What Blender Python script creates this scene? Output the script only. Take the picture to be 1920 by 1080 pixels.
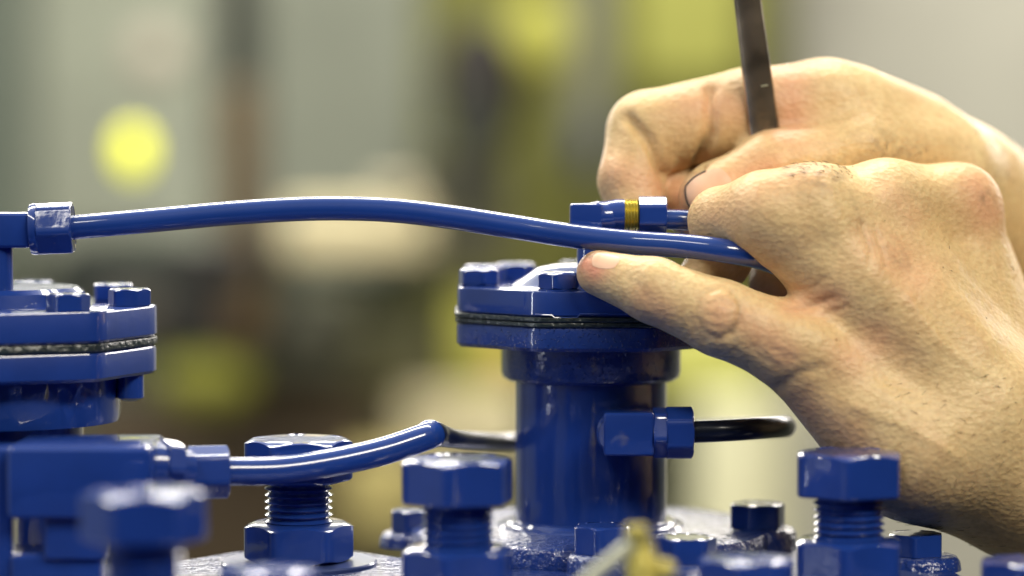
import bpy, bmesh, math, random
import numpy as np
from mathutils import Vector, Matrix

random.seed(4)
SC = bpy.context.scene
COL = SC.collection
for _o in list(bpy.data.objects):
    bpy.data.objects.remove(_o)

# ------------------------------------------------------------------ camera
# all sizes below are in u; 1 u = 0.146 mm; u = one photo pixel at the plane the lens is focused on
S = 0.000146
D = 5822.0
TH = math.radians(3.0)
CT, ST = math.cos(TH), math.sin(TH)
CAM = np.array([0.0, -D * CT, D * ST])
FWD = np.array([0.0, CT, -ST]); UP = np.array([0.0, ST, CT])


def at(px, py, Y):
    d = FWD + (px - 960) / D * np.array([1.0, 0, 0]) + (540 - py) / D * UP
    t = (Y - CAM[1]) / d[1]
    return CAM + d * t


def on_z(px, py, z):
    d = FWD + (px - 960) / D * np.array([1.0, 0, 0]) + (540 - py) / D * UP
    t = (z - CAM[2]) / d[2]
    return CAM + d * t


def proj(V):
    r = V - CAM
    w = r @ FWD
    return 960 + D * r[:, 0] / w, 540 - D * (r @ UP) / w


cd = bpy.data.cameras.new('camera')
cam = bpy.data.objects.new('camera', cd)
COL.objects.link(cam)
cam.location = CAM * S
cam.rotation_euler = (math.pi / 2 - TH, 0, 0)
cd.sensor_width = 36
cd.lens = 36 * D / 1920
cd.clip_start = 0.02
cd.clip_end = 60
cd.dof.use_dof = True
cd.dof.focus_distance = (D - 40) * S
cd.dof.aperture_fstop = 3.6
cd.dof.aperture_blades = 0
SC.camera = cam

# ------------------------------------------------------------------ world, lamps, exposure
w = bpy.data.worlds.new('World'); SC.world = w; w.use_nodes = True
wt = w.node_tree; wt.nodes.clear()
wo = wt.nodes.new('ShaderNodeOutputWorld'); wb = wt.nodes.new('ShaderNodeBackground')
wb.inputs[1].default_value = 1.0
# ambient gradient shaped for the light: bright left and behind, dark right and front
_tc = wt.nodes.new('ShaderNodeTexCoord'); _dp = wt.nodes.new('ShaderNodeVectorMath'); _dp.operation = 'DOT_PRODUCT'
_dp.inputs[1].default_value = (-0.66, 0.20, 0.72)
_mr = wt.nodes.new('ShaderNodeMapRange'); _mr.interpolation_type = 'SMOOTHSTEP'
_mr.inputs[1].default_value = -0.35; _mr.inputs[2].default_value = 0.9
_mx = wt.nodes.new('ShaderNodeMixRGB')
_mx.inputs[1].default_value = (0.008, 0.010, 0.012, 1); _mx.inputs[2].default_value = (0.22, 0.245, 0.225, 1)
wt.links.new(_tc.outputs['Generated'], _dp.inputs[0]); wt.links.new(_dp.outputs['Value'], _mr.inputs[0])
wt.links.new(_mr.outputs[0], _mx.inputs[0]); wt.links.new(_mx.outputs[0], wb.inputs[0])
wt.links.new(wb.outputs[0], wo.inputs[0])
SC.view_settings.view_transform = 'Standard'
SC.view_settings.look = 'None'
SC.view_settings.exposure = 0
SC.view_settings.gamma = 1
SC.cycles.use_denoising = True
SC.cycles.caustics_reflective = False
SC.cycles.caustics_refractive = False
SC.cycles.max_bounces = 6
SC.cycles.sample_clamp_indirect = 4


def area(name, loc, target, sx, sy, power, color):
    ld = bpy.data.lights.new(name, 'AREA'); ld.shape = 'RECTANGLE'
    ld.size = sx; ld.size_y = sy; ld.energy = power; ld.color = color
    o = bpy.data.objects.new(name, ld); COL.objects.link(o)
    o.location = loc
    o.rotation_euler = (Vector(target) - Vector(loc)).to_track_quat('-Z', 'Y').to_euler()
    return o


# workshop strip lights overhead, then two added lights at the back (metres)
area('strip_or_added_light', (0.64, -0.80, 0.84), (0.02, 0, 0), 1.0, 0.25, 18, (1.0, 0.93, 0.78))
area('strip_or_added_light', (-0.8, -0.6, 1.25), (0.02, 0, 0), 1.5, 0.12, 10, (1.0, 0.95, 0.84))
area('strip_or_added_light', (-0.2, 0.75, 1.25), (0, 0, 0), 1.8, 0.12, 22, (1.0, 0.95, 0.84))
area('strip_or_added_light', (-1.3, -0.5, 0.35), (0, 0, 0), 0.05, 0.9, 3.5, (0.92, 0.96, 1.0))
area('strip_or_added_light', (0.15, 1.2, 0.37), (0, 0, 0), 2.4, 0.15, 19, (1.0, 0.93, 0.87))  # added low behind so the casting top glitters and the pipes get a rim
area('strip_or_added_light', (-0.5, 1.0, 1.7), (-0.4, 2.0, -0.1), 3.0, 0.4, 95, (1.0, 0.97, 0.84))  # added to brighten the blurred background

# ------------------------------------------------------------------ materials
def mat(name, color, rough=0.5, metal=0.0, coat=0.0, bump=None, vary=0.0, vscale=40, spec=0.5, emit=None, fleck=0.0):
    m = bpy.data.materials.new(name); m.use_nodes = True
    nt = m.node_tree; n = nt.nodes; L = nt.links
    b = n['Principled BSDF']
    b.inputs['Base Color'].default_value = (*color, 1)
    b.inputs['Roughness'].default_value = rough
    b.inputs['Metallic'].default_value = metal
    b.inputs['Specular IOR Level'].default_value = spec
    b.inputs['Coat Weight'].default_value = coat
    if coat > 0.7: b.inputs['Specular IOR Level'].default_value = 0.2
    b.inputs['Coat Roughness'].default_value = 0.035; b.inputs['Coat IOR'].default_value = 1.7
    tc = n.new('ShaderNodeTexCoord')
    if vary:
        nz = n.new('ShaderNodeTexNoise'); nz.inputs['Scale'].default_value = vscale; nz.inputs['Detail'].default_value = 4
        L.new(tc.outputs['Object'], nz.inputs['Vector'])
        mx = n.new('ShaderNodeMixRGB'); mx.blend_type = 'MIX'
        mx.inputs[1].default_value = (*[max(0, c * (1 - vary)) for c in color], 1)
        mx.inputs[2].default_value = (*[min(1, c * (1 + vary)) for c in color], 1)
        rp = n.new('ShaderNodeMapRange'); rp.inputs[1].default_value = 0.3; rp.inputs[2].default_value = 0.7
        L.new(nz.outputs['Fac'], rp.inputs[0]); L.new(rp.outputs[0], mx.inputs[0])
        L.new(mx.outputs[0], b.inputs['Base Color'])
    if bump:
        prev = None
        for (sc, st, dist) in bump:
            nz = n.new('ShaderNodeTexNoise'); nz.inputs['Scale'].default_value = sc; nz.inputs['Detail'].default_value = 3
            L.new(tc.outputs['Object'], nz.inputs['Vector'])
            bp = n.new('ShaderNodeBump'); bp.inputs['Strength'].default_value = st; bp.inputs['Distance'].default_value = dist
            L.new(nz.outputs['Fac'], bp.inputs['Height'])
            if prev: L.new(prev.outputs[0], bp.inputs['Normal'])
            prev = bp
        if fleck:
            nz = n.new('ShaderNodeTexNoise'); nz.inputs['Scale'].default_value = 1400; nz.inputs['Detail'].default_value = 1
            L.new(tc.outputs['Object'], nz.inputs['Vector'])
            r2 = n.new('ShaderNodeMapRange'); r2.inputs[1].default_value = 0.60; r2.inputs[2].default_value = 0.72
            L.new(nz.outputs['Fac'], r2.inputs[0])
            bp = n.new('ShaderNodeBump'); bp.inputs['Strength'].default_value = fleck; bp.inputs['Distance'].default_value = 0.0005
            L.new(r2.outputs[0], bp.inputs['Height']); L.new(prev.outputs[0], bp.inputs['Normal']); prev = bp
        L.new(prev.outputs[0], b.inputs['Normal'])
        if coat: L.new(prev.outputs[0], b.inputs['Coat Normal'])
    if emit:
        b.inputs['Emission Color'].default_value = (*emit[0], 1)
        b.inputs['Emission Strength'].default_value = emit[1]
    return m


BL = (0.009, 0.038, 0.225)
M_blue = mat('blue_gloss_paint', BL, 0.4, coat=1.0, bump=[(90, 0.16, 0.0008), (700, 0.06, 0.0002)], vary=0.12, vscale=60)
M_tube = mat('blue_tube_paint', (0.009, 0.042, 0.235), 0.4, coat=1.0, bump=[(90, 0.07, 0.0006), (1100, 0.05, 0.0001)], vary=0.08)
M_cast = mat('blue_rough_cast_paint', (0.008, 0.032, 0.19), 0.3, coat=0.8, bump=[(300, 0.9, 0.0013), (800, 0.6, 0.0005)], vary=0.15, vscale=90, fleck=0.6)
M_fleck = mat('blue_flecked_paint', (0.009, 0.034, 0.195), 0.35, coat=0.9, bump=[(120, 0.2, 0.0008), (520, 0.3, 0.0004)], vary=0.15, vscale=120, fleck=0.9)
M_shaded_pipe = mat('shaded_pipe_paint', (0.006, 0.009, 0.022), 0.3, coat=0.12, spec=0.3, bump=[(200, 0.1, 0.0005)])  # pipe paint darkened to stand in for the shade behind the barrel
M_gasket = mat('dark_gasket', (0.012, 0.02, 0.022), 0.35, coat=0.3, bump=[(500, 0.8, 0.0008)], vary=0.4, vscale=300)
M_brass = mat('brass', (0.62, 0.50, 0.10), 0.3, metal=0.85, bump=[(300, 0.15, 0.0004)])
M_brassy = mat('yellow_brass_dull', (0.50, 0.42, 0.09), 0.42, metal=0.35, vary=0.15)
M_lever = mat('pale_zinc', (0.50, 0.50, 0.36), 0.45, metal=0.4, vary=0.1)
M_steel = mat('worn_steel', (0.46, 0.37, 0.28), 0.24, metal=0.9, bump=[(60, 0.3, 0.001), (400, 0.15, 0.0005)], vary=0.6, vscale=75)
M_washer = mat('painted_washer', (0.045, 0.07, 0.20), 0.28, coat=0.5, bump=[(300, 0.2, 0.0004)])


# ------------------------------------------------------------------ mesh builders
class MB:
    def __init__(s): s.v = []; s.f = []

    def add(s, vs, fs):
        k = len(s.v)
        s.v += [tuple(map(float, p)) for p in vs]
        s.f += [tuple(i + k for i in f) for f in fs]
        return s

    def rings(s, rr, cap0=True, cap1=True):
        n = len(rr[0]); vs = [p for r in rr for p in r]; fs = []
        for i in range(len(rr) - 1):
            for j in range(n):
                a = i * n + j; b = i * n + (j + 1) % n
                fs.append((a, b, b + n, a + n))
        if cap0: fs.append(tuple(range(n))[::-1])
        if cap1: fs.append(tuple(range((len(rr) - 1) * n, len(rr) * n)))
        return s.add(vs, fs)

    def lathe(s, prof, M=None, n=64, cap0=True, cap1=True):
        rr = []
        for (r, z) in prof:
            rr.append([(r * math.cos(2 * math.pi * j / n), r * math.sin(2 * math.pi * j / n), z) for j in range(n)])
        return s.rings(s.tf(rr, M), cap0, cap1)

    def tf(s, rr, M):
        if M is None: return rr
        return [[tuple(M @ Vector(p)) for p in r] for r in rr]

    def ngon(s, sides, R, z0, z1, rot=0.0, bev=3.0, cham0=0.0, cham1=0.0, M=None, clampf=0.968, n=None, irregular=None):
        """polygonal prism; cham = radius at which a 30 degree chamfer cone starts (hex heads)"""
        n = n or sides * 12
        ap = R * math.cos(math.pi / sides); rmax = R * clampf
        rads = []
        for j in range(n):
            t = 2 * math.pi * j / n; q = (t % (2 * math.pi / sides)) - math.pi / sides
            rads.append(min(ap / math.cos(q), rmax))
        T = math.tan(math.radians(28))

        def ring(off, z, ch, sgn):
            o = []
            for j in range(n):
                t = 2 * math.pi * j / n + rot; r = rads[j] - off
                zz = z - sgn * max(0, r - ch) * T if ch else z
                o.append((r * math.cos(t), r * math.sin(t), zz))
            return o

        def circ(r, z):
            return [(r * math.cos(2 * math.pi * j / n + rot), r * math.sin(2 * math.pi * j / n + rot), z) for j in range(n)]
        rr = []
        if cham0: rr += [circ(cham0 * 0.5, z0), circ(cham0, z0)]
        else: rr += [ring(bev, z0, 0, 1)]
        rr += [ring(0 if cham0 else 0, z0 + (0 if cham0 else bev), cham0, -1)]
        rr += [ring(0, z1 - (0 if cham1 else bev), cham1, 1)]
        if cham1: rr += [ring(bev * 0.8, z1 + 0.6, cham1, 1), circ(cham1, z1), circ(cham1 * 0.5, z1)]
        else: rr += [ring(bev * 0.3, z1 - bev * 0.3, 0, 1), ring(bev, z1, 0, 1)]
        return s.rings(s.tf(rr, M))

    def tube(s, pts, r, n=24, cap=True, sub=8, radii=None):
        P = [np.array(p, float) for p in pts]
        if sub > 1 and len(P) > 2:
            Q = []; RR = []
            E = [2 * P[0] - P[1]] + P + [2 * P[-1] - P[-2]]
            rad = radii or [r] * len(P)
            for i in range(1, len(E) - 2):
                for k in range(sub):
                    t = k / sub; a, b, c, d = E[i - 1], E[i], E[i + 1], E[i + 2]
                    Q.append(0.5 * ((2 * b) + (c - a) * t + (2 * a - 5 * b + 4 * c - d) * t * t + (3 * b - a - 3 * c + d) * t ** 3))
                    RR.append(rad[i - 1] * (1 - t) + rad[i] * t)
            Q.append(P[-1]); RR.append(rad[-1])
        else: Q = P; RR = radii or [r] * len(P)
        rr = []; up = None
        for i, p in enumerate(Q):
            t = Q[min(i + 1, len(Q) - 1)] - Q[max(i - 1, 0)]; t /= np.linalg.norm(t)
            if up is None:
                up = np.array([0, 0, 1.0]) if abs(t[2]) < 0.9 else np.array([0, 1.0, 0])
            up = up - t * (up @ t); up /= np.linalg.norm(up)
            sd = np.cross(t, up)
            rr.append([tuple(p + RR[i] * (math.cos(2 * math.pi * j / n) * sd + math.sin(2 * math.pi * j / n) * up)) for j in range(n)])
        return s.rings(rr, cap, cap)

    def box(s, lo, hi, bev=0.0, M=None):
        b = bmesh.new()
        bmesh.ops.create_cube(b, size=1.0)
        for v in b.verts:
            v.co = Vector([(lo[k] + hi[k]) / 2 + v.co[k] * (hi[k] - lo[k]) for k in range(3)])
        if bev:
            bmesh.ops.bevel(b, geom=list(b.edges), offset=bev, segments=3, profile=0.6, affect='EDGES')
        if M is not None: bmesh.ops.transform(b, matrix=M, verts=b.verts)
        b.verts.index_update()
        s.add([v.co[:] for v in b.verts], [[v.index for v in f.verts] for f in b.faces]); b.free()
        return s

    def ball(s, c, r, sq=(1, 1, 1), M=None, seg=32):
        b = bmesh.new(); bmesh.ops.create_uvsphere(b, u_segments=seg, v_segments=seg // 2, radius=1)
        for v in b.verts: v.co = Vector((c[0] + v.co.x * r * sq[0], c[1] + v.co.y * r * sq[1], c[2] + v.co.z * r * sq[2]))
        if M is not None: bmesh.ops.transform(b, matrix=M, verts=b.verts)
        b.verts.index_update()
        s.add([v.co[:] for v in b.verts], [[v.index for v in f.verts] for f in b.faces]); b.free()
        return s

    def build(s, name, m, parent=None, origin=None, sharp=35):
        """origin in u: the vertices are absolute and the object (or its root) stands at origin"""
        V = np.array(s.v, float)
        if origin is not None: V = V - np.array(origin)
        me = bpy.data.meshes.new(name)
        me.from_pydata([tuple(p) for p in V * S], [], s.f)
        me.validate(); me.update()
        b = bmesh.new(); b.from_mesh(me); bmesh.ops.recalc_face_normals(b, faces=b.faces); b.to_mesh(me); b.free()
        me.polygons.foreach_set('use_smooth', [True] * len(me.polygons))
        if sharp: me.set_sharp_from_angle(angle=math.radians(sharp))
        me.materials.append(m)
        o = bpy.data.objects.new(name, me); COL.objects.link(o)
        if parent: o.parent = parent
        elif origin is not None: o.location = np.array(origin) * S
        return o


def tag(o, label=None, cat=None, group=None, kind=None):
    if label: o['label'] = label
    if cat: o['category'] = cat
    if group: o['group'] = group
    if kind: o['kind'] = kind
    return o


def thing(name, loc, label, cat, group=None, rz=0.0):
    o = bpy.data.objects.new(name, None); COL.objects.link(o)
    o.empty_display_size = 0.005
    o.location = np.array(loc) * S; o.rotation_euler = (0, 0, rz)
    return tag(o, label, cat, group)


def copy_tree(o, parent=None):
    kids = [c for c in bpy.data.objects if c.parent == o]
    c = o.copy(); COL.objects.link(c); c.parent = parent
    for k in kids: copy_tree(k, c)
    return c


def frame(p, q, roll=(0, 0, 1)):
    """matrix whose +Z runs from p to q"""
    p = Vector(p); z = (Vector(q) - p).normalized(); x = Vector(roll).cross(z)
    if x.length < 1e-3: x = Vector((1, 0, 0))
    x.normalize(); y = z.cross(x)
    return Matrix(((x.x, y.x, z.x, p.x), (x.y, y.y, z.y, p.y), (x.z, y.z, z.z, p.z), (0, 0, 0, 1)))


# ------------------------------------------------------------------ the out-of-focus workshop behind
def bgmat(name, srgb, vary=0.18, rough=0.7, k=1.0):
    lin = [((c / 255) / 12.92 if c / 255 <= 0.04045 else ((c / 255 + 0.055) / 1.055) ** 2.4) for c in srgb]
    return mat(name, [min(0.92, c * k) for c in lin], rough, vary=vary, vscale=6)


YB = 13000.0


def bg_box(name, x0, y0, x1, y1, Y, depth, m, label, cat, bev=60, group=None):
    a = at(x0, y1, Y); b = at(x1, y0, Y)
    o = MB().box((a[0], Y, a[2]), (b[0], Y + depth, b[2]), bev).build(name, m, origin=(0.5 * (a[0] + b[0]), Y + depth / 2, a[2]))
    return tag(o, label, cat, group)


def bg_ball(name, cx, cy, rx, ry, Y, m, label, cat, group=None):
    c = at(cx, cy, Y); f = (Y + D) / D
    o = MB().ball(c, 1, (rx * f, min(rx, ry) * f * 0.6, ry * f)).build(name, m, origin=c)
    return tag(o, label, cat, group)


KB = 1.0
gw = MB().box((-26000, YB + 2600, -14000), (26000, YB + 3000, 16000)).build('back_wall', bgmat('wall_grey', (150, 154, 140)), origin=(0, YB, -14000))
tag(gw, kind='structure')
fl = MB().box((-26000, -9000, -14400), (26000, YB + 3000, -14000)).build('floor', bgmat('floor_concrete', (112, 108, 92)), origin=(0, 0, -14000))
tag(fl, kind='structure')

# ------------------------------------------------------------------ signed-distance modelling of the hands
def smin(a, b, k):
    h = np.clip(0.5 + 0.5 * (b - a) / k, 0, 1)
    return b * (1 - h) + a * h - k * h * (1 - h)


class Field:
    def __init__(s, P): s.P = P

    def cone(s, a, b, flat=None):
        P = s.P; A = at(*a[:3]).astype(np.float32); B = at(*b[:3]).astype(np.float32)
        ba = B - A; L = float(ba @ ba)
        pa = [P[k] - A[k] for k in range(3)]
        h = np.clip((pa[0] * ba[0] + pa[1] * ba[1] + pa[2] * ba[2]) / L, 0, 1)
        dd = np.sqrt((pa[0] - h * ba[0]) ** 2 + (pa[1] - h * ba[1]) ** 2 + (pa[2] - h * ba[2]) ** 2)
        return dd - (a[3] + (b[3] - a[3]) * h)

    def chain(s, pts, k=14):
        d = None
        for i in range(len(pts) - 1):
            e = s.cone(pts[i], pts[i + 1])
            d = e if d is None else smin(d, e, k)
        return d

    def ball(s, c, sq=(1, 1, 1)):
        C = at(*c[:3]); P = s.P
        q = np.sqrt(((P[0] - C[0]) / sq[0]) ** 2 + ((P[1] - C[1]) / sq[1]) ** 2 + ((P[2] - C[2]) / sq[2]) ** 2)
        return (q - c[3]) * min(sq)


def surface_nets(fn, lo, hi, h):
    ax = [np.arange(lo[k], hi[k] + h, h, dtype=np.float32) for k in range(3)]
    n = [len(a) for a in ax]
    F = np.empty(n, np.float32)
    step = 24
    for i in range(0, n[0], step):
        G = np.meshgrid(ax[0][i:i + step], ax[1], ax[2], indexing='ij')
        F[i:i + step] = fn(G)
    m = [k - 1 for k in n]
    sgn = F < 0
    c = sgn[:-1, :-1, :-1].astype(np.int8)
    tot = np.zeros(m, np.int8)
    for dx in (0, 1):
        for dy in (0, 1):
            for dz in (0, 1):
                tot += sgn[dx:dx + m[0], dy:dy + m[1], dz:dz + m[2]]
    act = (tot > 0) & (tot < 8)
    I = np.argwhere(act); idx = -np.ones(m, np.int64); idx[tuple(I.T)] = np.arange(len(I))
    acc = np.zeros((len(I), 3)); cnt = np.zeros(len(I))
    corners = [(x, y, z) for x in (0, 1) for y in (0, 1) for z in (0, 1)]
    for a in corners:
        for k in range(3):
            if a[k]: continue
            b = list(a); b[k] = 1
            fa = F[I[:, 0] + a[0], I[:, 1] + a[1], I[:, 2] + a[2]]; fb = F[I[:, 0] + b[0], I[:, 1] + b[1], I[:, 2] + b[2]]
            cr = (fa < 0) != (fb < 0)
            t = np.where(cr, fa / np.where(cr, fa - fb, 1), 0)
            p = np.repeat(np.array(a, float)[None], len(I), 0); p[:, k] = t
            acc[cr] += p[cr]; cnt[cr] += 1
    V = (I + acc / cnt[:, None]) * h + np.array([ax[0][0], ax[1][0], ax[2][0]])
    quads = []
    for k in range(3):
        s0 = [slice(0, n[0] - 1)] * 3
        sa = [slice(1, m[0]), slice(1, m[1]), slice(1, m[2])]; sa[k] = slice(0, m[k])
        sb = list(sa); sb[k] = slice(1, m[k] + 1)
        A = sgn[tuple(sa)]; B = sgn[tuple(sb)]
        E = np.argwhere(A != B); off = np.array([1, 1, 1]); off[k] = 0; E = E + off
        u, v = [q for q in range(3) if q != k]
        du = np.zeros(3, int); du[u] = 1; dv = np.zeros(3, int); dv[v] = 1
        q = [idx[tuple((E - x).T)] for x in (0 * du, du, du + dv, dv)]
        Q = np.stack(q, 1)
        inside = sgn[tuple((E).T)]
        fl = inside if k != 1 else ~inside
        Q[fl] = Q[fl][:, ::-1]
        quads.append(Q)
    return V, np.concatenate(quads)


def vnormals(V, Q):
    a, b, c, d = [V[Q[:, i]] for i in range(4)]
    fn = np.cross(c - a, d - b); N = np.zeros_like(V)
    for i in range(4): np.add.at(N, Q[:, i], fn)
    return N / (np.linalg.norm(N, axis=1)[:, None] + 1e-9)


def relax(V, Q, it=2, lam=0.5):
    for _ in range(it):
        acc = np.zeros_like(V); cnt = np.zeros(len(V))
        for i in range(4):
            j = (i + 1) % 4
            np.add.at(acc, Q[:, i], V[Q[:, j]]); np.add.at(acc, Q[:, j], V[Q[:, i]])
            np.add.at(cnt, Q[:, i], 1); np.add.at(cnt, Q[:, j], 1)
        V = V + lam * (acc / cnt[:, None] - V)
    return V


def stroke(X, Z, pts, wd):
    """gaussian falloff round a polyline given in photo pixels, 0..1"""
    best = np.full(len(X), 1e9)
    for (x0, y0), (x1, y1) in zip(pts[:-1], pts[1:]):
        dx, dy = x1 - x0, y1 - y0; L = dx * dx + dy * dy + 1e-6
        h = np.clip(((X - x0) * dx + (Z - y0) * dy) / L, 0, 1)
        best = np.minimum(best, (X - x0 - h * dx) ** 2 + (Z - y0 - h * dy) ** 2)
    return np.exp(-best / (2 * wd * wd))


def skin_material():
    m = bpy.data.materials.new('skin'); m.use_nodes = True
    nt = m.node_tree; n = nt.nodes; L = nt.links; b = n['Principled BSDF']
    tc = n.new('ShaderNodeTexCoord')

    def noise(sc, det=4, vec=None, dist=0.0):
        z = n.new('ShaderNodeTexNoise'); z.inputs['Scale'].default_value = sc; z.inputs['Detail'].default_value = det
        z.inputs['Distortion'].default_value = dist
        L.new(vec or tc.outputs['Object'], z.inputs['Vector']); return z.outputs['Fac']

    def rng(x, a, c, lo=0.0, hi=1.0):
        r = n.new('ShaderNodeMapRange'); r.inputs[1].default_value = a; r.inputs[2].default_value = c
        r.inputs[3].default_value = lo; r.inputs[4].default_value = hi
        L.new(x, r.inputs[0]); return r.outputs[0]

    def mix(f, a, c, mode='MIX'):
        x = n.new('ShaderNodeMixRGB'); x.blend_type = mode
        for k, v in ((0, f), (1, a), (2, c)):
            if isinstance(v, tuple): x.inputs[k].default_value = (*v, 1)
            elif isinstance(v, float): x.inputs[k].default_value = v
            else: L.new(v, x.inputs[k])
        return x.outputs[0]

    def attr(nm):
        x = n.new('ShaderNodeAttribute'); x.attribute_name = nm; return x.outputs['Fac']
    base = mix(rng(noise(28, 5), 0.35, 0.65), (0.615, 0.425, 0.205), (0.72, 0.54, 0.285))
    base = mix(rng(noise(85, 5), 0.50, 0.75, 0, 0.26), base, (0.60, 0.32, 0.17))
    base = mix(rng(noise(240, 4), 0.50, 0.72, 0, 0.28), base, (0.46, 0.26, 0.11))
    base = mix(rng(noise(620, 4, None, 0.4), 0.42, 0.66, 0, 0.34), base, (0.44, 0.27, 0.12))
    base = mix(rng(noise(1300, 2), 0.66, 0.76, 0, 0.3), base, (0.34, 0.17, 0.09))
    base = mix(attr('red'), base, (0.66, 0.27, 0.18))
    dn = n.new('ShaderNodeMath'); dn.operation = 'MULTIPLY'
    L.new(attr('dirt_and_shade'), dn.inputs[0]); L.new(rng(noise(330, 6), 0.38, 0.62), dn.inputs[1])  # mask holds real grime and shade painted into the tendon hollows
    base = mix(dn.outputs[0], base, (0.16, 0.10, 0.055))
    L.new(attr('crease_shade'), n.new('ShaderNodeMath').inputs[0])
    base = mix(attr('crease_shade'), base, (0.06, 0.035, 0.025))  # dark strokes along the skin creases, shade painted into the colour
    L.new(base, b.inputs['Base Color'])
    b.inputs['Roughness'].default_value = 0.48
    b.inputs['Specular IOR Level'].default_value = 0.4
    b.inputs['Subsurface Weight'].default_value = 0.12
    b.inputs['Subsurface Radius'].default_value = (1.0, 0.35, 0.18)
    b.inputs['Subsurface Scale'].default_value = 0.0035
    mp = n.new('ShaderNodeMapping'); mp.inputs['Rotation'].default_value = (0, math.radians(-38), 0); mp.inputs['Scale'].default_value = (1.0, 1, 1.5)
    L.new(tc.outputs['Object'], mp.inputs['Vector'])
    vo = n.new('ShaderNodeTexVoronoi'); vo.inputs['Scale'].default_value = 520; vo.feature = 'F1'
    L.new(mp.outputs[0], vo.inputs['Vector'])
    prev = None
    for hgt, st, dist in ((noise(520, 3, mp.outputs[0], 0.3), 0.36, 0.0006), (vo.outputs['Distance'], 0.3, 0.0005), (noise(60, 3), 0.18, 0.0016)):
        bp = n.new('ShaderNodeBump'); bp.inputs['Strength'].default_value = st; bp.inputs['Distance'].default_value = dist
        L.new(hgt, bp.inputs['Height'])
        if prev: L.new(prev, bp.inputs['Normal'])
        prev = bp.outputs[0]
    L.new(prev, b.inputs['Normal'])
    return m


M_skin = skin_material()
M_nail = mat('fingernail', (0.70, 0.43, 0.29), 0.42, coat=0.0, vary=0.08, vscale=150)
M_hair = mat('arm_hair', (0.16, 0.10, 0.05), 0.5)
M_grime = mat('nail_grime', (0.05, 0.035, 0.03), 0.7)


def hand(fn, lo, hi, h, carve, origin, label):
    V, Q = surface_nets(fn, lo, hi, h)
    lab = np.arange(len(V))
    while True:
        m = lab[Q].min(1); new = lab.copy()
        for i in range(4): np.minimum.at(new, Q[:, i], m)
        new = new[new]
        if (new == lab).all(): break
        lab = new
    keep = lab == np.bincount(lab).argmax(); ren = np.cumsum(keep) - 1
    Q = ren[Q[keep[Q[:, 0]]]]; V = V[keep]
    V = relax(V, Q, 3)
    N = vnormals(V, Q)
    c = (CAM - V); c /= np.linalg.norm(c, axis=1)[:, None]
    if (N * c).sum(1)[np.argmin(V[:, 1])] < 0:
        Q = Q[:, ::-1]; N = -N
    X, Z = proj(V)
    facing = np.clip((N * c).sum(1) * 3 + 0.1, 0, 1)
    disp = np.zeros(len(V)); att = {'red': np.zeros(len(V)), 'dirt_and_shade': np.zeros(len(V)), 'crease_shade': np.zeros(len(V))}
    for kind, pts, wd, amt in carve:
        g = stroke(X, Z, pts, wd) * facing
        if kind == 'd': disp += amt * g
        else: att[kind] = np.maximum(att[kind], amt * g)
    V = V + N * disp[:, None]
    me = bpy.data.meshes.new('hand')
    me.from_pydata([tuple(p) for p in (V - np.array(origin)) * S], [], Q.tolist())
    me.update(); me.polygons.foreach_set('use_smooth', [True] * len(me.polygons))
    for k, a in att.items():
        A = me.attributes.new(k, 'FLOAT', 'POINT'); A.data.foreach_set('value', np.clip(a, 0, 1).astype(np.float32))
    me.materials.append(M_skin)
    o = bpy.data.objects.new('hand', me); COL.objects.link(o); o.location = np.array(origin) * S
    return tag(o, label, 'hand')


def nail(fn, parent, origin, c, ax, n_dir, L, W, off=1.6, grime=True):
    """a nail plate laid on the skin: c centre, ax direction to the tip, n_dir outward, all in u"""
    ax = np.array(ax, float); nd = np.array(n_dir, float); nd /= np.linalg.norm(nd)
    ax -= nd * (ax @ nd); ax /= np.linalg.norm(ax); sd = np.cross(nd, ax)
    NU, NV = 21, 17

    def patch(L, W, off, exp=3.2):
        P = []
        for i in range(NU):
            for j in range(NV):
                u = -1 + 2 * i / (NU - 1); v = -1 + 2 * j / (NV - 1)
                uu = u * math.sqrt(1 - v * v / 2); vv = v * math.sqrt(1 - u * u / 2)
                uu = 0.35 * uu + 0.65 * u * (1 - 0.18 * v * v); vv = 0.35 * vv + 0.65 * v * (1 - 0.12 * u * u)
                P.append(c + ax * uu * L + sd * vv * W + nd * 60)
        P = np.array(P, np.float32)
        for _ in range(40):
            d = fn([P[:, 0], P[:, 1], P[:, 2]])
            P = P - np.outer((d - off) * 0.7, nd)
        fs = []
        for i in range(NU - 1):
            for j in range(NV - 1):
                a = i * NV + j; fs.append((a, a + 1, a + NV + 1, a + NV))
        return P, fs
    P, fs = patch(L, W, off)
    P2 = P - nd * 4
    k = len(P)
    allf = fs + [tuple(q + k for q in f[::-1]) for f in fs]
    rim = [j for j in range(NV)] + [i * NV + NV - 1 for i in range(1, NU)] + [(NU - 1) * NV + j for j in range(NV - 2, -1, -1)] + [i * NV for i in range(NU - 2, 0, -1)]
    for a, b in zip(rim, rim[1:] + rim[:1]): allf.append((a, b, b + k, a + k))
    mb = MB(); mb.add(list(P) + list(P2), allf)
    o = mb.build('fingernail', M_nail, parent, origin, sharp=60)
    if grime:
        g = MB()
        path = [P[i * NV] for i in range(NU // 3, NU, 2)] + [P[(NU - 1) * NV + j] for j in range(0, NV, 2)] + [P[i * NV + NV - 1] for i in range(NU - 2, NU * 3 // 4, -2)]
        g.tube([p - nd * 1.0 + 0 * ax for p in path], 2.6, n=8, sub=2)
        g.build('grime', M_grime, o, origin)
    return o


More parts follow.
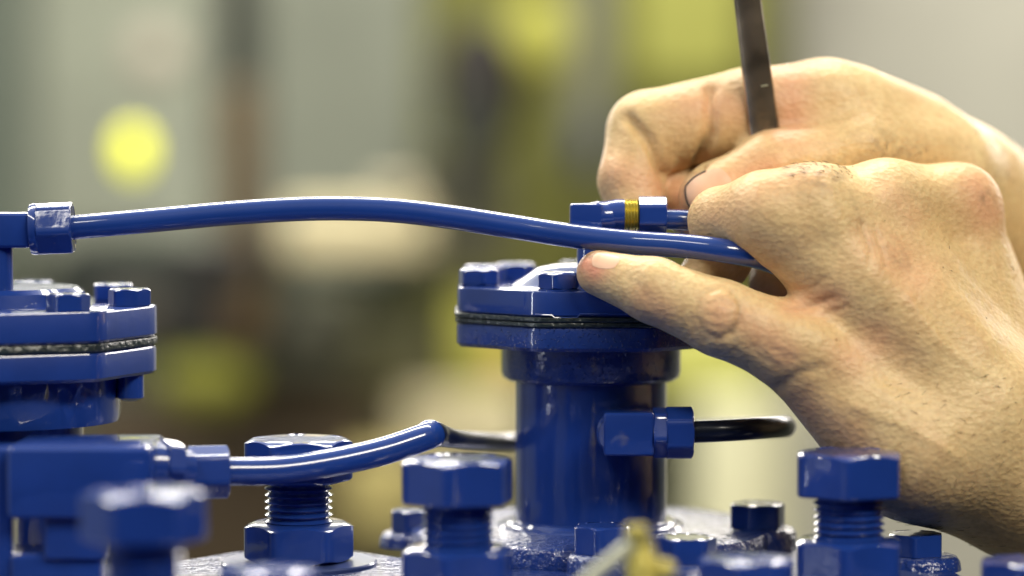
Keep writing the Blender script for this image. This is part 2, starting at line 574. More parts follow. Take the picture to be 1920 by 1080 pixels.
def arm_hair(o, origin, areas, name='hair'):
    """short fine hairs rooted on the skin inside the given photo areas"""
    me = o.data; n = len(me.vertices); V = np.empty(n * 3, np.float32); me.vertices.foreach_get('co', V); V = V.reshape(-1, 3) / S + np.array(origin)
    N = np.empty(n * 3, np.float32); me.vertices.foreach_get('normal', N); N = N.reshape(-1, 3)
    c = CAM - V; c /= np.linalg.norm(c, axis=1)[:, None]; fac = (N * c).sum(1); X, Z = proj(V)
    rs = np.random.RandomState(5); mb = MB()
    for (x0, y0, x1, y1), cnt, ln in areas:
        idx = np.where((X > x0) & (X < x1) & (Z > y0) & (Z < y1) & (fac > 0.0))[0]
        for i in rs.choice(idx, min(cnt, len(idx)), replace=False):
            d = np.array([-0.9, -0.1, -0.35]) + rs.normal(0, 0.35, 3); d -= N[i] * (d @ N[i]); d /= np.linalg.norm(d)
            L = ln * rs.uniform(0.6, 1.3); p = V[i] - N[i] * 0.5
            mb.tube([p, p + N[i] * 2.2 + d * L * 0.35, p + N[i] * 2.8 + d * L * 0.7, p + N[i] * 2.0 + d * L], 0.5, n=4, sub=1, radii=[0.5, 0.45, 0.34, 0.12])
    return tag(mb.build(name, M_hair, o, origin, sharp=0), kind='stuff')


# ---- front hand
FH = {}


def front_fn(P):
    F = Field(P)
    d = F.cone((1535, 402, -60, 88), (1800, 760, -30, 100))
    for a, b in (((1662, 392, 50, 80), (1850, 770, 40, 100)), ((1785, 394, 150, 80), (1890, 780, 110, 100)),
                 ((1812, 440, 250, 66), (1930, 800, 190, 95))):
        d = smin(d, F.cone(a, b), 85)
    d = smin(d, F.cone((1500, 390, -55, 70), (1660, 386, 50, 76)), 40)
    d = smin(d, F.cone((1660, 386, 50, 76), (1800, 386, 155, 76)), 40)
    d = smin(d, F.cone((1600, 540, -60, 86), (1800, 760, -10, 150)), 50)
    d = smin(d, F.cone((1490, 655, -105, 76), (1710, 845, -70, 132)), 50)
    d = smin(d, F.cone((1800, 830, 20, 170), (1960, 890, 70, 168)), 60)
    d = smin(d, F.cone((1960, 890, 70, 168), (2900, 1010, 420, 205)), 60)
    d = smin(d, F.cone((1478, 448, -78, 66), (1600, 540, -60, 86)), 40)
    thumb = F.chain([(1500, 655, -105, 78), (1350, 596, -112, 69), (1225, 544, -100, 59), (1124, 512, -66, 43)], 16)
    d = smin(d, thumb, 30)
    index = F.chain([(1540, 402, -60, 84), (1435, 403, -70, 81), (1352, 412, 2, 60), (1352, 485, 100, 58), (1316, 528, 70, 50)], 14)
    d = smin(d, index, 26)
    mid = F.chain([(1662, 392, 60, 78), (1500, 420, 190, 66), (1462, 530, 200, 58), (1490, 600, 150, 48)], 12)
    d = smin(d, mid, 14)
    ring = F.chain([(1785, 400, 165, 72), (1640, 450, 310, 60), (1620, 570, 330, 50), (1650, 640, 250, 42)], 12)
    d = smin(d, ring, 14)
    pky = F.chain([(1812, 440, 250, 60), (1740, 520, 400, 50), (1730, 630, 400, 42), (1750, 690, 320, 36)], 12)
    d = smin(d, pky, 14)
    return d


carve_f = [
    # knuckle row and the valleys between the tendons
    ('d', [(1500, 335), (1530, 345)], 34, 5), ('d', [(1655, 335), (1665, 350)], 34, 5), ('d', [(1810, 345), (1830, 380)], 36, 5),
    ('d', [(1590, 310), (1592, 370), (1640, 440), (1690, 500)], 26, -8), ('d', [(1725, 310), (1740, 370), (1790, 450)], 24, -6),
    ('d', [(1560, 420), (1640, 500), (1740, 640)], 22, 6), ('d', [(1660, 380), (1760, 500), (1850, 640)], 22, 7),
    ('d', [(1430, 385), (1500, 440), (1560, 520)], 30, 5),
    ('d', [(1640, 640), (1690, 680)], 30, -5), ('d', [(1560, 600), (1480, 570)], 16, -5),
    ('d', [(1580, 720), (1650, 700), (1730, 730)], 24, -6), ('d', [(1500, 620), (1620, 690), (1760, 800)], 30, 3),
    # thumb joint: round wrinkled knuckle
    ('d', [(1345, 585), (1352, 590)], 22, 5),
    ('d', [(1310, 600), (1320, 622), (1346, 636), (1374, 622)], 5.0, -2.4), ('d', [(1366, 630), (1386, 604), (1390, 576), (1378, 552)], 5.0, -4.2), ('d', [(1318, 552), (1308, 580)], 5, -1.4),
    ('d', [(1330, 548), (1352, 540), (1374, 548)], 4, -3), ('d', [(1404, 560), (1414, 595), (1400, 630)], 6, -1.4),
    ('d', [(1430, 575), (1440, 610), (1424, 650)], 7, -1.3), ('d', [(1335, 575), (1342, 600)], 3, -1.5), ('d', [(1358, 570), (1364, 600)], 3, -1.5),
    ('d', [(1328, 572), (1350, 566), (1372, 574)], 2.6, -2.0), ('d', [(1326, 590), (1348, 596), (1374, 590)], 2.6, -2.0), ('d', [(1332, 610), (1352, 616), (1368, 608)], 2.6, -1.8),
    ('d', [(1398, 566), (1404, 580)], 4, -2), ('d', [(1296, 600), (1304, 622), (1322, 640)], 5, -2),
    ('d', [(1440, 640), (1470, 670), (1500, 672)], 4, -1.2), ('d', [(1400, 640), (1430, 672), (1465, 690)], 4, -1.2), ('d', [(1380, 660), (1410, 690)], 4, -1.2),
    ('d', [(1490, 590), (1540, 592), (1590, 575)], 3.6, -2.6), ('d', [(1480, 575), (1530, 570), (1560, 556)], 3.2, -2.6), ('d', [(1490, 545), (1530, 540), (1550, 520)], 4, -2.0),
    ('d', [(1620, 420), (1632, 470), (1628, 500)], 4, -2.6), ('d', [(1645, 425), (1660, 470), (1662, 500)], 4, -2.6),
    ('d', [(1700, 560), (1760, 640), (1840, 700)], 7, 3.2), ('d', [(1760, 430), (1800, 520), (1880, 600)], 7, 3.0), ('d', [(1600, 760), (1700, 800), (1800, 860)], 8, 3.0),
    ('crease_shade', [(1480, 572), (1530, 568), (1560, 554)], 2.4, 0.16), ('crease_shade', [(1620, 420), (1632, 470)], 3, 0.14), ('crease_shade', [(1380, 556), (1390, 585), (1376, 618)], 3, 0.2),
    ('dirt_and_shade', [(1430, 340), (1500, 360), (1560, 400)], 16, 0.15), ('dirt_and_shade', [(1400, 600), (1450, 660), (1500, 690)], 14, 0.18), ('dirt_and_shade', [(1780, 520), (1860, 640)], 30, 0.12),
    ('dirt_and_shade', [(1700, 900), (1860, 980)], 50, 0.3), ('red', [(1640, 450), (1720, 520)], 30, 0.3), ('red', [(1400, 600), (1470, 660)], 24, 0.35),
    ('d', [(1180, 520), (1215, 560)], 12, -3),
    ('d', [(1440, 545), (1500, 575), (1570, 560)], 7, -3), ('d', [(1450, 735), (1500, 700), (1540, 690)], 8, -4),
    ('red', [(1350, 585), (1352, 590)], 26, 0.4), ('red', [(1115, 505), (1092, 490)], 18, 0.9), ('dirt_and_shade', [(1090, 478), (1110, 480)], 12, 0.8), ('red', [(1830, 350), (1850, 400)], 30, 0.45),
    ('red', [(1520, 320), (1440, 350), (1330, 400)], 26, 0.25), ('red', [(1490, 570), (1560, 565)], 22, 0.4), ('red', [(1600, 670), (1640, 640)], 30, 0.3),
    ('red', [(1210, 560), (1240, 580)], 22, 0.3), ('red', [(1500, 760), (1620, 860)], 30, 0.25), ('red', [(1660, 360), (1700, 400)], 26, 0.25),
    ('dirt_and_shade', [(1490, 325), (1530, 335), (1570, 330)], 18, 0.55), ('dirt_and_shade', [(1590, 400), (1660, 460), (1700, 490)], 14, 0.28),  # knuckle grime, then shade painted along the valley between the tendons
    ('dirt_and_shade', [(1640, 640), (1700, 680)], 22, 0.3), ('dirt_and_shade', [(1740, 380), (1700, 350)], 16, 0.2), ('dirt_and_shade', [(1640, 900), (1740, 960)], 40, 0.3),
    ('dirt_and_shade', [(1845, 370), (1850, 375)], 8, 0.7),
    ('crease_shade', [(1316, 558), (1306, 585), (1318, 618), (1346, 632), (1374, 618)], 2.4, 0.18), ('crease_shade', [(1590, 330), (1620, 420)], 2.5, 0.12),
]
OF = at(1800, 760, 0)
fh = hand(front_fn, at(1050, 1220, -300), at(2780, 230, 620), 5.0, carve_f, OF,
          'bare right hand with back to viewer, thumb under and forefinger over the blue pipe')
nail(front_fn, fh, OF, at(1136, 492, -100), at(1040, 462, -80) - at(1160, 506, -100), (-0.1, -0.66, 0.75), 26, 18, off=0.4, grime=False)


arm_hair(fh, OF, [((1470, 295, 1600, 335), 45, 13), ((1640, 700, 1920, 1040), 80, 14), ((1560, 380, 1900, 640), 18, 9)])
# ---- rear hand
def rear_fn(P):
    F = Field(P)
    d = F.cone((1545, 203, 270, 94), (1790, 365, 470, 138))
    d = smin(d, F.cone((1600, 222, 300, 100), (1700, 280, 400, 120)), 40)
    d = smin(d, F.cone((1620, 250, 400, 90), (1820, 380, 560, 130)), 50)
    d = smin(d, F.cone((1780, 365, 460, 138), (1960, 490, 620, 160)), 60)
    d = smin(d, F.cone((1960, 490, 620, 160), (3050, 760, 1180, 205)), 60)
    th = F.chain([(1760, 330, 360, 120), (1600, 290, 210, 82), (1450, 316, 150, 70), (1340, 362, 134, 56), (1322, 371, 126, 50)], 22)
    d = smin(d, th, 36)
    ix = F.chain([(1545, 205, 270, 96), (1400, 212, 250, 86), (1215, 248, 240, 80), (1182, 340, 190, 62), (1200, 420, 150, 52)], 12)
    d = smin(d, ix, 20)
    md = F.chain([(1600, 240, 400, 84), (1310, 270, 390, 70), (1262, 350, 290, 56), (1290, 400, 215, 44)], 12)
    d = smin(d, md, 14)
    rg = F.chain([(1660, 290, 480, 78), (1400, 340, 500, 64), (1360, 430, 400, 52), (1400, 470, 320, 42)], 12)
    d = smin(d, rg, 14)
    pk = F.chain([(1720, 340, 560, 64), (1500, 420, 590, 54), (1470, 500, 500, 44), (1500, 520, 420, 38)], 12)
    return smin(d, pk, 14)


carve_r = [
    ('d', [(1178, 222), (1215, 262), (1248, 330)], 7, -17), ('crease_shade', [(1185, 225), (1215, 262), (1246, 335)], 4, 0.12), ('crease_shade', [(1322, 270), (1296, 322)], 7, 0.35), ('d', [(1332, 170), (1332, 250), (1310, 310)], 8, -17),  # dark strokes here paint the shadow in the finger folds
    ('d', [(1130, 300), (1150, 320)], 20, 3), ('d', [(1560, 150), (1640, 200), (1760, 260)], 22, 6), ('d', [(1600, 250), (1700, 300)], 22, 5),
    ('red', [(1480, 150), (1480, 230)], 36, 0.55), ('red', [(1300, 190), (1390, 200)], 34, 0.4), ('red', [(1150, 320), (1230, 350)], 26, 0.4),
    ('red', [(1300, 370), (1440, 320)], 30, 0.5), ('red', [(1270, 350), (1280, 400)], 20, 0.5),
    ('dirt_and_shade', [(1640, 270), (1700, 290)], 22, 0.4), ('dirt_and_shade', [(1560, 300), (1720, 300)], 14, 0.3),
]
OR = at(1780, 340, 450)
rh = hand(rear_fn, at(1080, 980, 40), at(2950, 60, 1400), 7.0, carve_r, OR,
          'bare left hand farther back, gripping the dark steel bar with curled forefinger and dirty thumbnail')
nail(rear_fn, rh, OR, at(1330, 358, 80), at(1230, 392, 80) - at(1345, 350, 100), (-0.22, -0.84, 0.5), 46, 38, off=1.8)

arm_hair(rh, OR, [((1580, 270, 1760, 310), 30, 12), ((1760, 200, 1920, 420), 40, 18)])

# ------------------------------------------------------------------ machine body
ZP = at(560, 1058, -30)[2]              # top of the base casting
ZD = at(1108, 1004, 82)[2]              # top of the round pump foot
ZCAM = CAM[2]


def casting(outline, z0, z1, bev, name, m, parent=None, origin=None, crown=0):
    b = bmesh.new()
    vs = [b.verts.new((p[0], p[1], z0)) for p in outline]
    f = b.faces.new(vs)
    r = bmesh.ops.extrude_face_region(b, geom=[f])
    for v in [g for g in r['geom'] if isinstance(g, bmesh.types.BMVert)]: v.co.z = z1
    bmesh.ops.recalc_face_normals(b, faces=b.faces)
    bmesh.ops.bevel(b, geom=list(b.edges), offset=bev, segments=4, profile=0.5, affect='EDGES')
    b.verts.index_update()
    mb = MB(); mb.add([v.co[:] for v in b.verts], [[v.index for v in f.verts] for f in b.faces]); b.free()
    return mb.build(name, m, parent, origin)


def XY(px, Y): return (at(px, 1000, Y)[0], Y)


OB = (0, -500, ZP - 420)
outline = [(-1100, -1600), (-1100, -60), (-640, 20), (-540, 150), (-330, 190), (-170, 40), (0, 380), (320, 470), (560, 250), (800, 60), (840, -260), (870, -1600)]
base = casting(outline, ZP - 420, ZP, 14, 'base_casting', M_cast, origin=OB)
tag(base, 'thick blue casting with rough glittering top under all the large bolts', 'casting')

# ------------------------------------------------------------------ large hex studs
def stud(label):
    r = thing('hex_bolt', (0, 0, 0), label, 'bolt', 'large blue hex bolts with lock nuts')
    MB().lathe([(146, 0), (146, 5), (143, 8), (62, 8)], cap1=True).build('washer', M_washer, r)
    MB().ngon(6, 106, 8, 80, cham0=88, cham1=85, bev=3).build('lock_nut', M_blue, r)
    th = [(62, 60)]
    z = 70
    while z < 160:
        th += [(64, z), (56, z + 5.5), (56, z + 6.5), (64, z + 11.5)]; z += 12.4
    th += [(56, z), (56, 172)]
    MB().lathe(th, n=48).build('threaded_shank', M_blue, r, sharp=20)
    MB().ngon(6, 105, 158, 236, cham1=88, bev=4).build('head', M_blue, r)
    return r


s0 = stud('blue hex bolt standing on a broad washer behind the lower blue pipe')
studs = [(560, -30, 0.12, 0, None), (858, -370, 0.35, 0, 'blurred blue hex bolt head standing in front of the left edge of the central cylinder'),
         (1592, -260, 0.40, 0, 'blue hex bolt and nut standing below the wrist, right of the brass fitting'),
         (268, -860, 0.15, 0, 'strongly blurred blue hex bolt head at the lower left, nearest the camera')]
for i, (px, Y, rz, dz, lab) in enumerate(studs):
    o = s0 if i == 0 else copy_tree(s0)
    p = at(px, 900, Y); o.location = np.array((p[0], Y, ZP + dz)) * S; o.rotation_euler = (0, 0, rz)
    if lab: o['label'] = lab
# low nuts whose tops just enter the frame
for px, py, Y, lab in ((505, 1064, -620, 'low blue nut at the bottom edge left of the washer, only its top showing'),
                       (1925, 1050, -420, 'blue bolt head cut by the lower right corner'),
                       (1400, 1046, -560, 'low blurred blue nut at the bottom edge between brass fitting and tall bolt')):
    p = at(px, py, Y)
    r = thing('hex_nut', (p[0], p[1], ZP), lab, 'nut')
    top = p[2] - ZP
    MB().ngon(6, 88, max(top - 72, -60), top, cham1=76, rot=0.3, bev=4).build('head', M_blue, r)
    MB().lathe([(50, -80), (50, top - 20)]).build('shank', M_blue, r)


# ------------------------------------------------------------------ central pump
PX, PY = at(1108, 700, 230)[0], 230.0
OP = np.array((PX, PY, ZD - 50))


def zz(py, Y): return at(1108, py, Y)[2]


pump = thing('pump_cylinder', OP, 'tall blue pump cylinder with eight sided bolted cap in the centre', 'pump')
T = Matrix.Translation((PX, PY, 0))
MB().lathe([(356, ZP - 6), (356, ZD - 14), (350, ZD - 4), (338, ZD), (200, ZD + 3)], T, n=96).build('foot_flange', M_cast, pump, OP)
MB().lathe([(190, ZD - 6), (180, ZD + 7), (168, ZD + 9), (163, ZD + 14), (150, ZD + 16)], T, n=96).build('foot_ring', M_blue, pump, OP)
z_col0, z_col1 = zz(724, 60), zz(662, 60)
MB().lathe([(148, ZD), (148, z_col0 + 6)], T, n=128, cap0=False).build('barrel', M_blue, pump, OP)
MB().lathe([(150, z_col0 - 2), (164, z_col0), (172, z_col0 + 6), (175, z_col0 + 16), (175, z_col1 + 4)], T, n=96).build('collar', M_fleck, pump, OP)
z_f0, z_f1, z_f2, z_f3 = zz(660, -20), zz(613, -20), zz(597, -20), zz(546, -20)
r8 = math.pi / 8
MB().ngon(8, 281, z_f0, z_f1, rot=r8, bev=7, M=T, clampf=0.99).build('lower_flange', M_fleck, pump, OP)
MB().ngon(8, 284, z_f1 - 1, z_f1 + 8, rot=r8, bev=2, M=T, clampf=0.99).build('gasket', M_gasket, pump, OP)
MB().ngon(8, 286, z_f1 + 9, z_f2 + 2, rot=r8 + 0.012, bev=2, M=T, clampf=0.99).build('gasket', M_gasket, pump, OP)
g = MB().ngon(8, 280, z_f2 + 2, z_f3, rot=r8, bev=4, M=T, clampf=0.985)
fa = PY - 281 * math.cos(r8)
g.tube([(at(x, y, fa)[0], fa + 0.3, at(x, y, fa)[2]) for x, y in ((1003, 590), (1034, 591), (1040, 596), (1082, 596), (1088, 589), (1212, 588))], 1.8, n=8, sub=1)
cap = g.build('cap_flange', M_blue, pump, OP)
# dome in the cap and its weld lip
MB().lathe([(168, z_f3 - 4), (152, z_f3 + 2), (132, z_f3 + 13), (105, z_f3 + 32), (70, z_f3 + 40), (30, z_f3 + 43)], T, n=96).build('dome', M_blue, cap, OP)
for k in (-107, -163, 158, 130, 95, 55, 13, -47):
    a = math.radians(k)
    x, y = PX + 228 * math.cos(a), PY + 228 * math.sin(a)
    MB().ngon(6, 41, z_f3 + 2, z_f3 + 35, rot=a * 1.7 + 0.35, bev=2.5, cham1=29, cham0=32, M=Matrix.Translation((x, y, 0))).lathe([(40, z_f3 - 1), (40, z_f3 + 2.5), (34, z_f3 + 4)], Matrix.Translation((x, y, 0)), n=32).build('bolt', M_blue, pump, OP)
# foot bolts, each on its own raised boss
for px, py, Y, br, bh, hr, hh, rz in ((772, 996, 260, 58, 42, 42, 42, 0.3), (1130, 1036, -135, 62, 20, 56, 50, 0.35),
                                      (1284, 1052, -190, 74, 20, 60, 44, 0.1), (1420, 988, 190, 72, 34, 56, 46, 0.22),
                                      (1716, 1040, -60, 80, 26, 56, 40, 0.4)):
    p = at(px, py, Y); ob = (p[0], Y, p[2] - bh)
    Tm = Matrix.Translation((p[0], Y, 0))
    MB().lathe([(br + 6, ZP - 4), (br + 3, p[2] - 10), (br - 3, p[2] - 2), (br - 9, p[2])], Tm, n=48).build('boss', M_cast, pump, OP)
    MB().ngon(6, hr, p[2] - 2, p[2] + hh, rot=rz, bev=3, cham1=hr * 0.86, M=Tm).build('bolt', M_blue, pump, OP)

# elbow and union nut screwed into the barrel
pe = at(1168, 811, 10)
el = MB().box((pe[0] - 38, -32, pe[2] - 41), (pe[0] + 58, 52, pe[2] + 41), 9).build('elbow_block', M_blue, pump, OP)
MB().lathe([(36, 0), (38, 60), (40, 120)], frame((pe[0] - 10, -28, pe[2]), (pe[0] - 10, 100, pe[2])), n=48).build('elbow_spigot', M_blue, el, OP)
# the bevelled round throat at the left of the block
MB().ball((pe[0] - 30, 10, pe[2]), 1, (20, 36, 34)).build('elbow_cheek', M_blue, el, OP)
F1 = frame((pe[0] + 56, 8, pe[2]), (pe[0] + 400, 8, pe[2]))
MB().ngon(6, 51, 0, 26, bev=3, M=F1, rot=0.2).build('union_nut', M_blue, el, OP)
MB().ngon(6, 51, 24, 76, cham1=43, bev=3, M=F1, rot=0.5).build('union_nut', M_blue, el, OP)

# lower pipe: from the manifold in front, back round the barrel and into the elbow
lp = thing('lower_pipe', at(640, 870, -120), 'thin blue lower pipe running past the rear bolt and looping behind the central cylinder', 'pipe')
LO = at(640, 870, -120)
Pp = [at(425, 884, -190), at(520, 882, -165), at(620, 868, -140), at(715, 847, -110), at(790, 822, -70)]
MB().tube(Pp + [at(812, 814, -40)], 26).build('front_run', M_tube, lp, LO)
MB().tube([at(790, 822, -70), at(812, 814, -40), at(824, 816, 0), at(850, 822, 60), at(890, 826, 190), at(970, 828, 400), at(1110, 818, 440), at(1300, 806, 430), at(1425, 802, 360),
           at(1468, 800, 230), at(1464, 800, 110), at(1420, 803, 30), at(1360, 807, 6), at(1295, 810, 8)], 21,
          radii=[26, 25, 22, 18, 18, 18, 18, 19, 20, 21, 21, 21, 21, 21]).build('rear_loop', M_shaded_pipe, lp, LO)  # rear stretch of the blue pipe, its shade painted as near-black
q = at(806, 811, -40)
MB().ball(q, 1, (27, 28, 24)).build('joint_bead', M_tube, lp, LO)
Fn = frame(at(352, 886, -210), at(440, 884, -195))
MB().ngon(6, 50, 0, 74, cham1=42, cham0=44, bev=3, M=Fn, rot=0.35).build('union_nut', M_blue, lp, LO)

# ------------------------------------------------------------------ upper pipe
UO = at(700, 395, -40)
up_ = thing('upper_pipe', UO, 'long bowed blue pipe across the middle, held by the thumb and forefinger', 'pipe')
U = [at(120, 428, -60), at(200, 421, -58), at(300, 412, -52), at(420, 401, -46), at(540, 393, -42), at(640, 391, -40), at(740, 395, -40), at(850, 408, -40), at(960, 425, -40),
     at(1070, 442, -40), at(1180, 454, -48), at(1290, 462, -74), at(1370, 472, -88), at(1430, 484, -66), at(1500, 512, 10)]
MB().tube(U, 22.5, n=32).build('pipe', M_tube, up_, UO)
Fn = frame(at(60, 430, -62), at(150, 426, -60))
un = MB().ngon(6, 52, 12, 76, cham1=45, cham0=47, bev=3, M=Fn, rot=0.12).build('union_nut', M_blue, up_, UO)
MB().lathe([(46, -2), (48, 4), (48, 11), (44, 14)], Fn, n=32).build('collar', M_blue, un, UO)

# ------------------------------------------------------------------ fitting above the central cap
EO = at(1110, 520, 200)
ef = thing('elbow_fitting', EO, 'blue elbow fitting with a bare brass ring just behind the upper pipe', 'pipe fitting')
a0 = at(1068, 405, 60)
b_ = at(1098, 402, 190)
MB().box((a0[0], 30, a0[2] - 30), (a0[0] + 62, 94, a0[2] + 24), 7).ball((a0[0] + 62, 62, a0[2] - 2), 1, (50, 32, 30)).build('body', M_blue, ef, EO)
MB().lathe([(30, -150), (30, 0)], Matrix.Translation((a0[0] + 44, 66, a0[2] - 10)), n=40).build('stem', M_blue, ef, EO)
Fe = frame((a0[0] + 62, 62, a0[2] + 2), (a0[0] + 300, 64, a0[2] + 2))
MB().lathe([(25, 0), (30, 26), (30, 42)], Fe, n=40).build('neck', M_blue, ef, EO)
MB().lathe([(28, 40), (31, 42), (28, 45), (31, 48), (28, 51), (31, 54), (28, 57), (31, 60), (28, 63), (31, 66), (28, 69), (28, 71)], Fe, n=48).build('brass_ring', M_brass, ef, EO)
MB().ngon(6, 36, 69, 121, cham1=31, cham0=34, bev=3, M=Fe, rot=0.52).build('nut', M_blue, ef, EO)
MB().tube([at(1240, 411, 63), at(1290, 413, 64), at(1340, 420, 74)], 19).build('pipe_end', M_tube, ef, EO)

# ------------------------------------------------------------------ steel bar in the rear hand
RO = at(1430, 240, 150)
bar = MB()
A, B = at(1436, 268, 165), at(1380, -160, 120)
Fb = frame(A, B, roll=(0, 1, 0))
Lb = (Vector(B) - Vector(A)).length
rr = []
for t in np.linspace(0, 1, 12):
    wx = 31 - 8 * t; wy = 15
    rr.append([tuple(Fb @ Vector((wx * math.copysign(abs(math.cos(q)) ** 0.85, math.cos(q)), wy * math.copysign(abs(math.sin(q)) ** 0.85, math.sin(q)), t * Lb))) for q in np.linspace(0, 2 * math.pi, 29)[:-1]])
bar.rings(rr)
bo = bar.build('steel_bar', M_steel, origin=RO)
for t0, x0, x1 in ((0.25, 4, 17),):
    MB().box((x0, -16.5, t0 * Lb), (x1, -13.5, t0 * Lb + 2.2), 0.5, M=Fb).build('scuff_mark', M_lever, bo, RO)
tag(bo, 'dark polished steel bar standing upright between the rear thumb and forefinger', 'tool')

# ------------------------------------------------------------------ left pump head
LX, LY = at(-1, 640, 60)[0], 60.0
LOr = np.array((LX, LY, ZP))
lpump = thing('pump', LOr, 'blurred blue eight sided pump head cut by the left edge', 'pump')
TL = Matrix.Translation((LX, LY, 0))


def zl(py): return at(100, py, LY - 250)[2]


MB().ngon(8, 300, zl(720), zl(665), rot=0, bev=6, M=TL, clampf=0.99).build('lower_flange', M_blue, lpump, LOr)
MB().ngon(8, 302, zl(664), zl(648), rot=0, bev=3, M=TL, clampf=0.99).build('gasket', M_gasket, lpump, LOr)
MB().ngon(8, 303, zl(647), zl(586), rot=0, bev=5, M=TL, clampf=0.985).build('cap_flange', M_blue, lpump, LOr)
MB().lathe([(166, zl(587)), (160, zl(560)), (150, zl(551)), (60, zl(546))], TL).build('dome', M_blue, lpump, LOr)
MB().lathe([(225, zl(812)), (228, zl(800)), (228, zl(715))], TL, n=64).build('collar', M_blue, lpump, LOr)
MB().lathe([(158, ZP - 5), (158, zl(800))], TL, n=64).build('barrel', M_blue, lpump, LOr)
for k in range(8):
    a = math.radians(-6 + 45 * k); x, y = LX + 252 * math.cos(a), LY + 252 * math.sin(a)
    Tm = Matrix.Translation((x, y, 0))
    MB().ngon(6, 42, zl(588), zl(553), rot=a, bev=3, cham1=34, M=Tm).build('bolt', M_blue, lpump, LOr)
    if k == 0: MB().lathe([(14, zl(772)), (26, zl(765)), (26, zl(715))], Tm, n=24).build('bolt_end', M_blue, lpump, LOr)
# riser with tee that feeds the upper pipe
MB().lathe([(26, zl(560)), (26, zl(455))], Matrix.Translation((at(-2, 500, -60)[0], -58, 0)), n=32).build('riser', M_blue, lpump, LOr)
pt = at(20, 430, -62)
MB().box((pt[0] - 70, -95, pt[2] - 34), (pt[0] + 42, -25, pt[2] + 32), 12).build('tee_block', M_blue, lpump, LOr)
# valve block below it
MO = np.array((at(150, 900, -330)[0], -330, ZP))
mb_ = thing('valve_block', MO, 'blurred plain blue valve block with a stepped lower side at the left edge', 'valve block')
def bx(x0, y0, x1, y1, Y0, Y1, bev, name, m=M_blue, par=mb_, org=MO):
    a = at(x0, y1, Y0); b = at(x1, y0, Y0)
    return MB().box((a[0], Y0, a[2]), (b[0], Y1, b[2]), bev).build(name, m, par, org)
bx(12, 838, 282, 975, -420, -190, 14, 'block_body')
bx(82, 960, 196, 1052, -400, -230, 10, 'lower_block')
bx(-60, 840, 22, 1120, -380, -260, 10, 'left_pillar')
bx(20, 1040, 190, 1200, -390, -240, 10, 'foot')
F2 = frame(at(270, 872, -300), at(350, 880, -250))
MB().lathe([(40, 0), (44, 10), (44, 44), (34, 56), (34, 90)], F2, n=40).build('hose_neck', M_blue, mb_, MO)
F3 = frame(at(300, 868, -290), at(360, 876, -255))
MB().ngon(6, 46, 0, 34, cham1=38, bev=3, M=F3, rot=0.2).build('hex_collar', M_blue, mb_, MO)

# ------------------------------------------------------------------ brass bleed fitting close to the lens
BO = at(1200, 1110, -900)
bf = thing('bleed_valve', BO, 'strongly blurred yellow brass fitting with a slanting pale lever at the bottom edge', 'valve')
def bz(px, py): return at(px, py, -900)
c = bz(1205, 1100)
MB().lathe([(28, -30), (28, 40), (22, 50), (17, 66), (17, 74)], Matrix.Translation(tuple(c)), n=32).build('body', M_brassy, bf, BO)
MB().lathe([(17, 72), (19, 78), (19, 94), (16, 98)], Matrix.Translation(tuple(bz(1194, 1100))), n=32).build('cap', M_brassy, bf, BO)
MB().tube([bz(1090, 1100), bz(1150, 1050), bz(1204, 1006)], 13, n=16).build('lever', M_lever, bf, BO)
MB().ball(bz(1248, 1070), 17).build('knob', M_brassy, bf, BO)

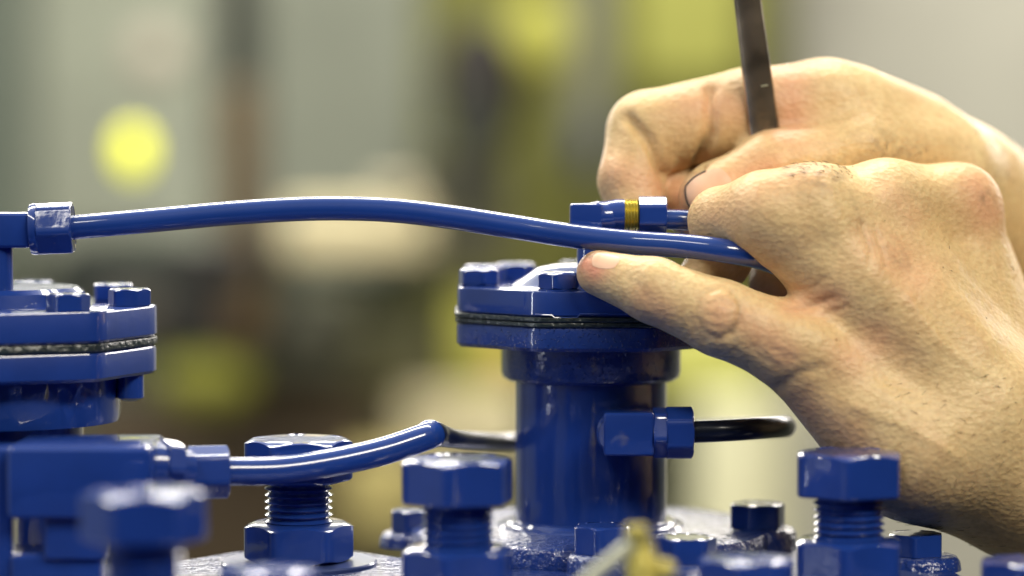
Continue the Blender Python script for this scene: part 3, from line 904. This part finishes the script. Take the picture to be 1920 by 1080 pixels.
# ------------------------------------------------------------------ background things
B = [
    # name, px box, Y, depth, colour, label, category
    ('grey_partition', (-500, -900, 395, 480), YB, 500, (160, 164, 150), 'pale grey-green panel at the far left behind the yellow lamp', 'panel'),
    ('dark_post', (-120, -900, 40, 470), YB - 1500, 400, (100, 108, 98), 'grey post at the left edge of the blurred background', 'post'),
    ('dark_column', (414, -900, 466, 160), YB - 4000, 300, (34, 37, 34), 'dark upright column between the two grey panels', 'column'),
    ('brown_column', (414, 160, 486, 640), YB - 4020, 300, (92, 72, 44), 'brown lower half of an upright under the dark column', 'column'),
    ('grey_cabinet', (492, -900, 790, 500), YB, 900, (138, 142, 130), 'plain grey cabinet right of the brown upright', 'cabinet'),
    ('cream_carton', (530, 392, 800, 480), YB - 2400, 800, (222, 208, 168), 'cream carton showing under the bow of the upper pipe', 'box'),
    ('small_carton', (700, 345, 775, 395), YB - 2400, 600, (196, 186, 160), 'small pale carton on top of the cream carton', 'box'),
    ('dark_bench', (100, 455, 520, 610), YB - 1500, 1200, (30, 35, 31), 'long dark bench top under the left end of the upper pipe', 'bench'),
    ('black_crate', (310, 560, 470, 660), YB - 2600, 900, (14, 14, 16), 'black crate in front of the brown upright', 'crate'),
    ('olive_shelf', (300, 620, 960, 800), YB - 900, 900, (80, 78, 50), 'olive shelf unit across the lower background', 'shelf'),
    ('grey_box', (490, 545, 660, 700), YB - 1400, 700, (104, 104, 88), 'grey box on the olive shelf', 'box'),
    ('brown_chest', (160, 770, 700, 1200), YB - 1800, 900, (74, 60, 42), 'wide brown chest at the bottom of the background', 'chest'),
    ('tan_sack', (640, 870, 790, 1010), YB - 2600, 700, (176, 162, 104), 'tan sack low behind the front bolt', 'sack'),
    ('olive_backing', (780, -900, 1470, 720), YB + 200, 500, (118, 118, 56), 'tall olive yellow machine housing behind the hands', 'machine'),
    ('dark_hopper', (770, 280, 960, 520), YB - 900, 600, (82, 80, 62), 'dark lower part of the machine left of the hand', 'machine part'),
    ('grey_duct', (1070, -900, 1150, 330), YB - 700, 400, (128, 128, 112), 'grey vertical duct between the two yellow patches', 'duct'),
    ('yellow_board', (1190, -200, 1400, 150), YB - 900, 300, (162, 162, 80), 'yellow panel just left of the steel bar', 'panel'),
    ('olive_post', (1452, -900, 1478, 400), YB - 700, 300, (140, 140, 104), 'thin olive post just right of the steel bar', 'post'),
    ('pale_partition', (1482, -900, 3400, 1500), YB - 300, 500, (168, 165, 155), 'large pale partition filling the right of the background', 'partition'),
    ('lime_guard', (850, 560, 1010, 720), YB - 1500, 150, (190, 188, 84), 'lime yellow guard left of the cylinder collar', 'guard'),
    ('lime_cover', (1220, 600, 1440, 745), YB - 1500, 150, (204, 204, 110), 'lime yellow cover under the thumb, right of the collar', 'cover'),
    ('cream_carton', (750, 740, 990, 850), YB - 1600, 200, (240, 226, 186), 'cream carton behind the dark stretch of the lower pipe', 'box'),
    ('black_tin', (556, 585, 598, 665), YB - 4500, 300, (22, 26, 22), 'small black tin standing in front of the grey box', 'tin'),
    ('dark_toolbox', (330, 455, 455, 560), YB - 5000, 400, (36, 34, 32), 'dark toolbox under the pipe left of the cream carton', 'toolbox'),
    ('brown_bin', (190, 560, 300, 650), YB - 4500, 400, (58, 52, 44), 'brown bin right of the left pump cap', 'bin'),
    ('dark_pillar', (846, 250, 905, 420), YB - 3500, 300, (34, 36, 32), 'dark upright pillar below the dark motor', 'pillar'),
    ('amber_box', (925, 660, 985, 712), YB - 4000, 200, (190, 150, 88), 'small amber box above the cream carton', 'box'),
    ('olive_floorbox', (780, 850, 1000, 1200), YB - 1400, 800, (170, 164, 116), 'light olive box low beside the cylinder', 'box'),
]
for name, (x0, y0, x1, y1), Y, dp, col, lab, cat in B:
    bg_box(name, x0, y0, x1, y1, Y, dp, bgmat(name, col, k=KB), lab, cat, bev=40)
bg_ball('yellow_lamp', 250, 284, 30, 40, 7600, mat('yellow_lamp', (0.8, 0.8, 0.03), 0.4, emit=((0.93, 0.94, 0.01), 1.35)), 'bright yellow warning lamp glowing at the upper left', 'lamp')
bg_ball('pale_globe', 290, 105, 48, 42, YB - 900, bgmat('pale_globe', (190, 178, 165), k=KB), 'pale round shape above the yellow lamp', 'disc')
bg_ball('dark_motor', 900, 165, 84, 130, YB - 1500, bgmat('dark_motor', (30, 24, 22), k=KB), 'dark rounded motor in front of the yellow housing', 'motor')
bg_ball('green_drum', 878, 240, 44, 62, YB - 1700, bgmat('green_drum', (48, 52, 46), k=KB), 'dark green drum under the dark motor', 'drum')
bg_ball('yellow_tank', 1010, 75, 62, 80, YB - 1300, bgmat('yellow_tank', (178, 176, 78), k=KB), 'yellow tank right of the dark motor', 'tank')
bg_ball('blue_can', 1106, 275, 28, 52, YB - 1500, bgmat('blue_can', (44, 52, 84), k=KB), 'small dark blue can left of the rear forefinger', 'can')
bg_ball('olive_bag', 385, 715, 90, 62, YB - 2500, bgmat('olive_bag', (132, 132, 48), k=KB), 'olive green bag low between the left pump and the bolt', 'bag')
cc = at(1394, 1200, YB - 2600); fct = (YB - 2600 + D) / D
o = MB().lathe([(96 * fct, 0), (96 * fct, (1200 - 748) * fct)], Matrix.Translation(tuple(cc)), n=48).build('cream_drum', bgmat('cream_drum', (250, 238, 200), k=KB), origin=cc)
tag(o, 'tall cream drum right of the central cylinder', 'drum')
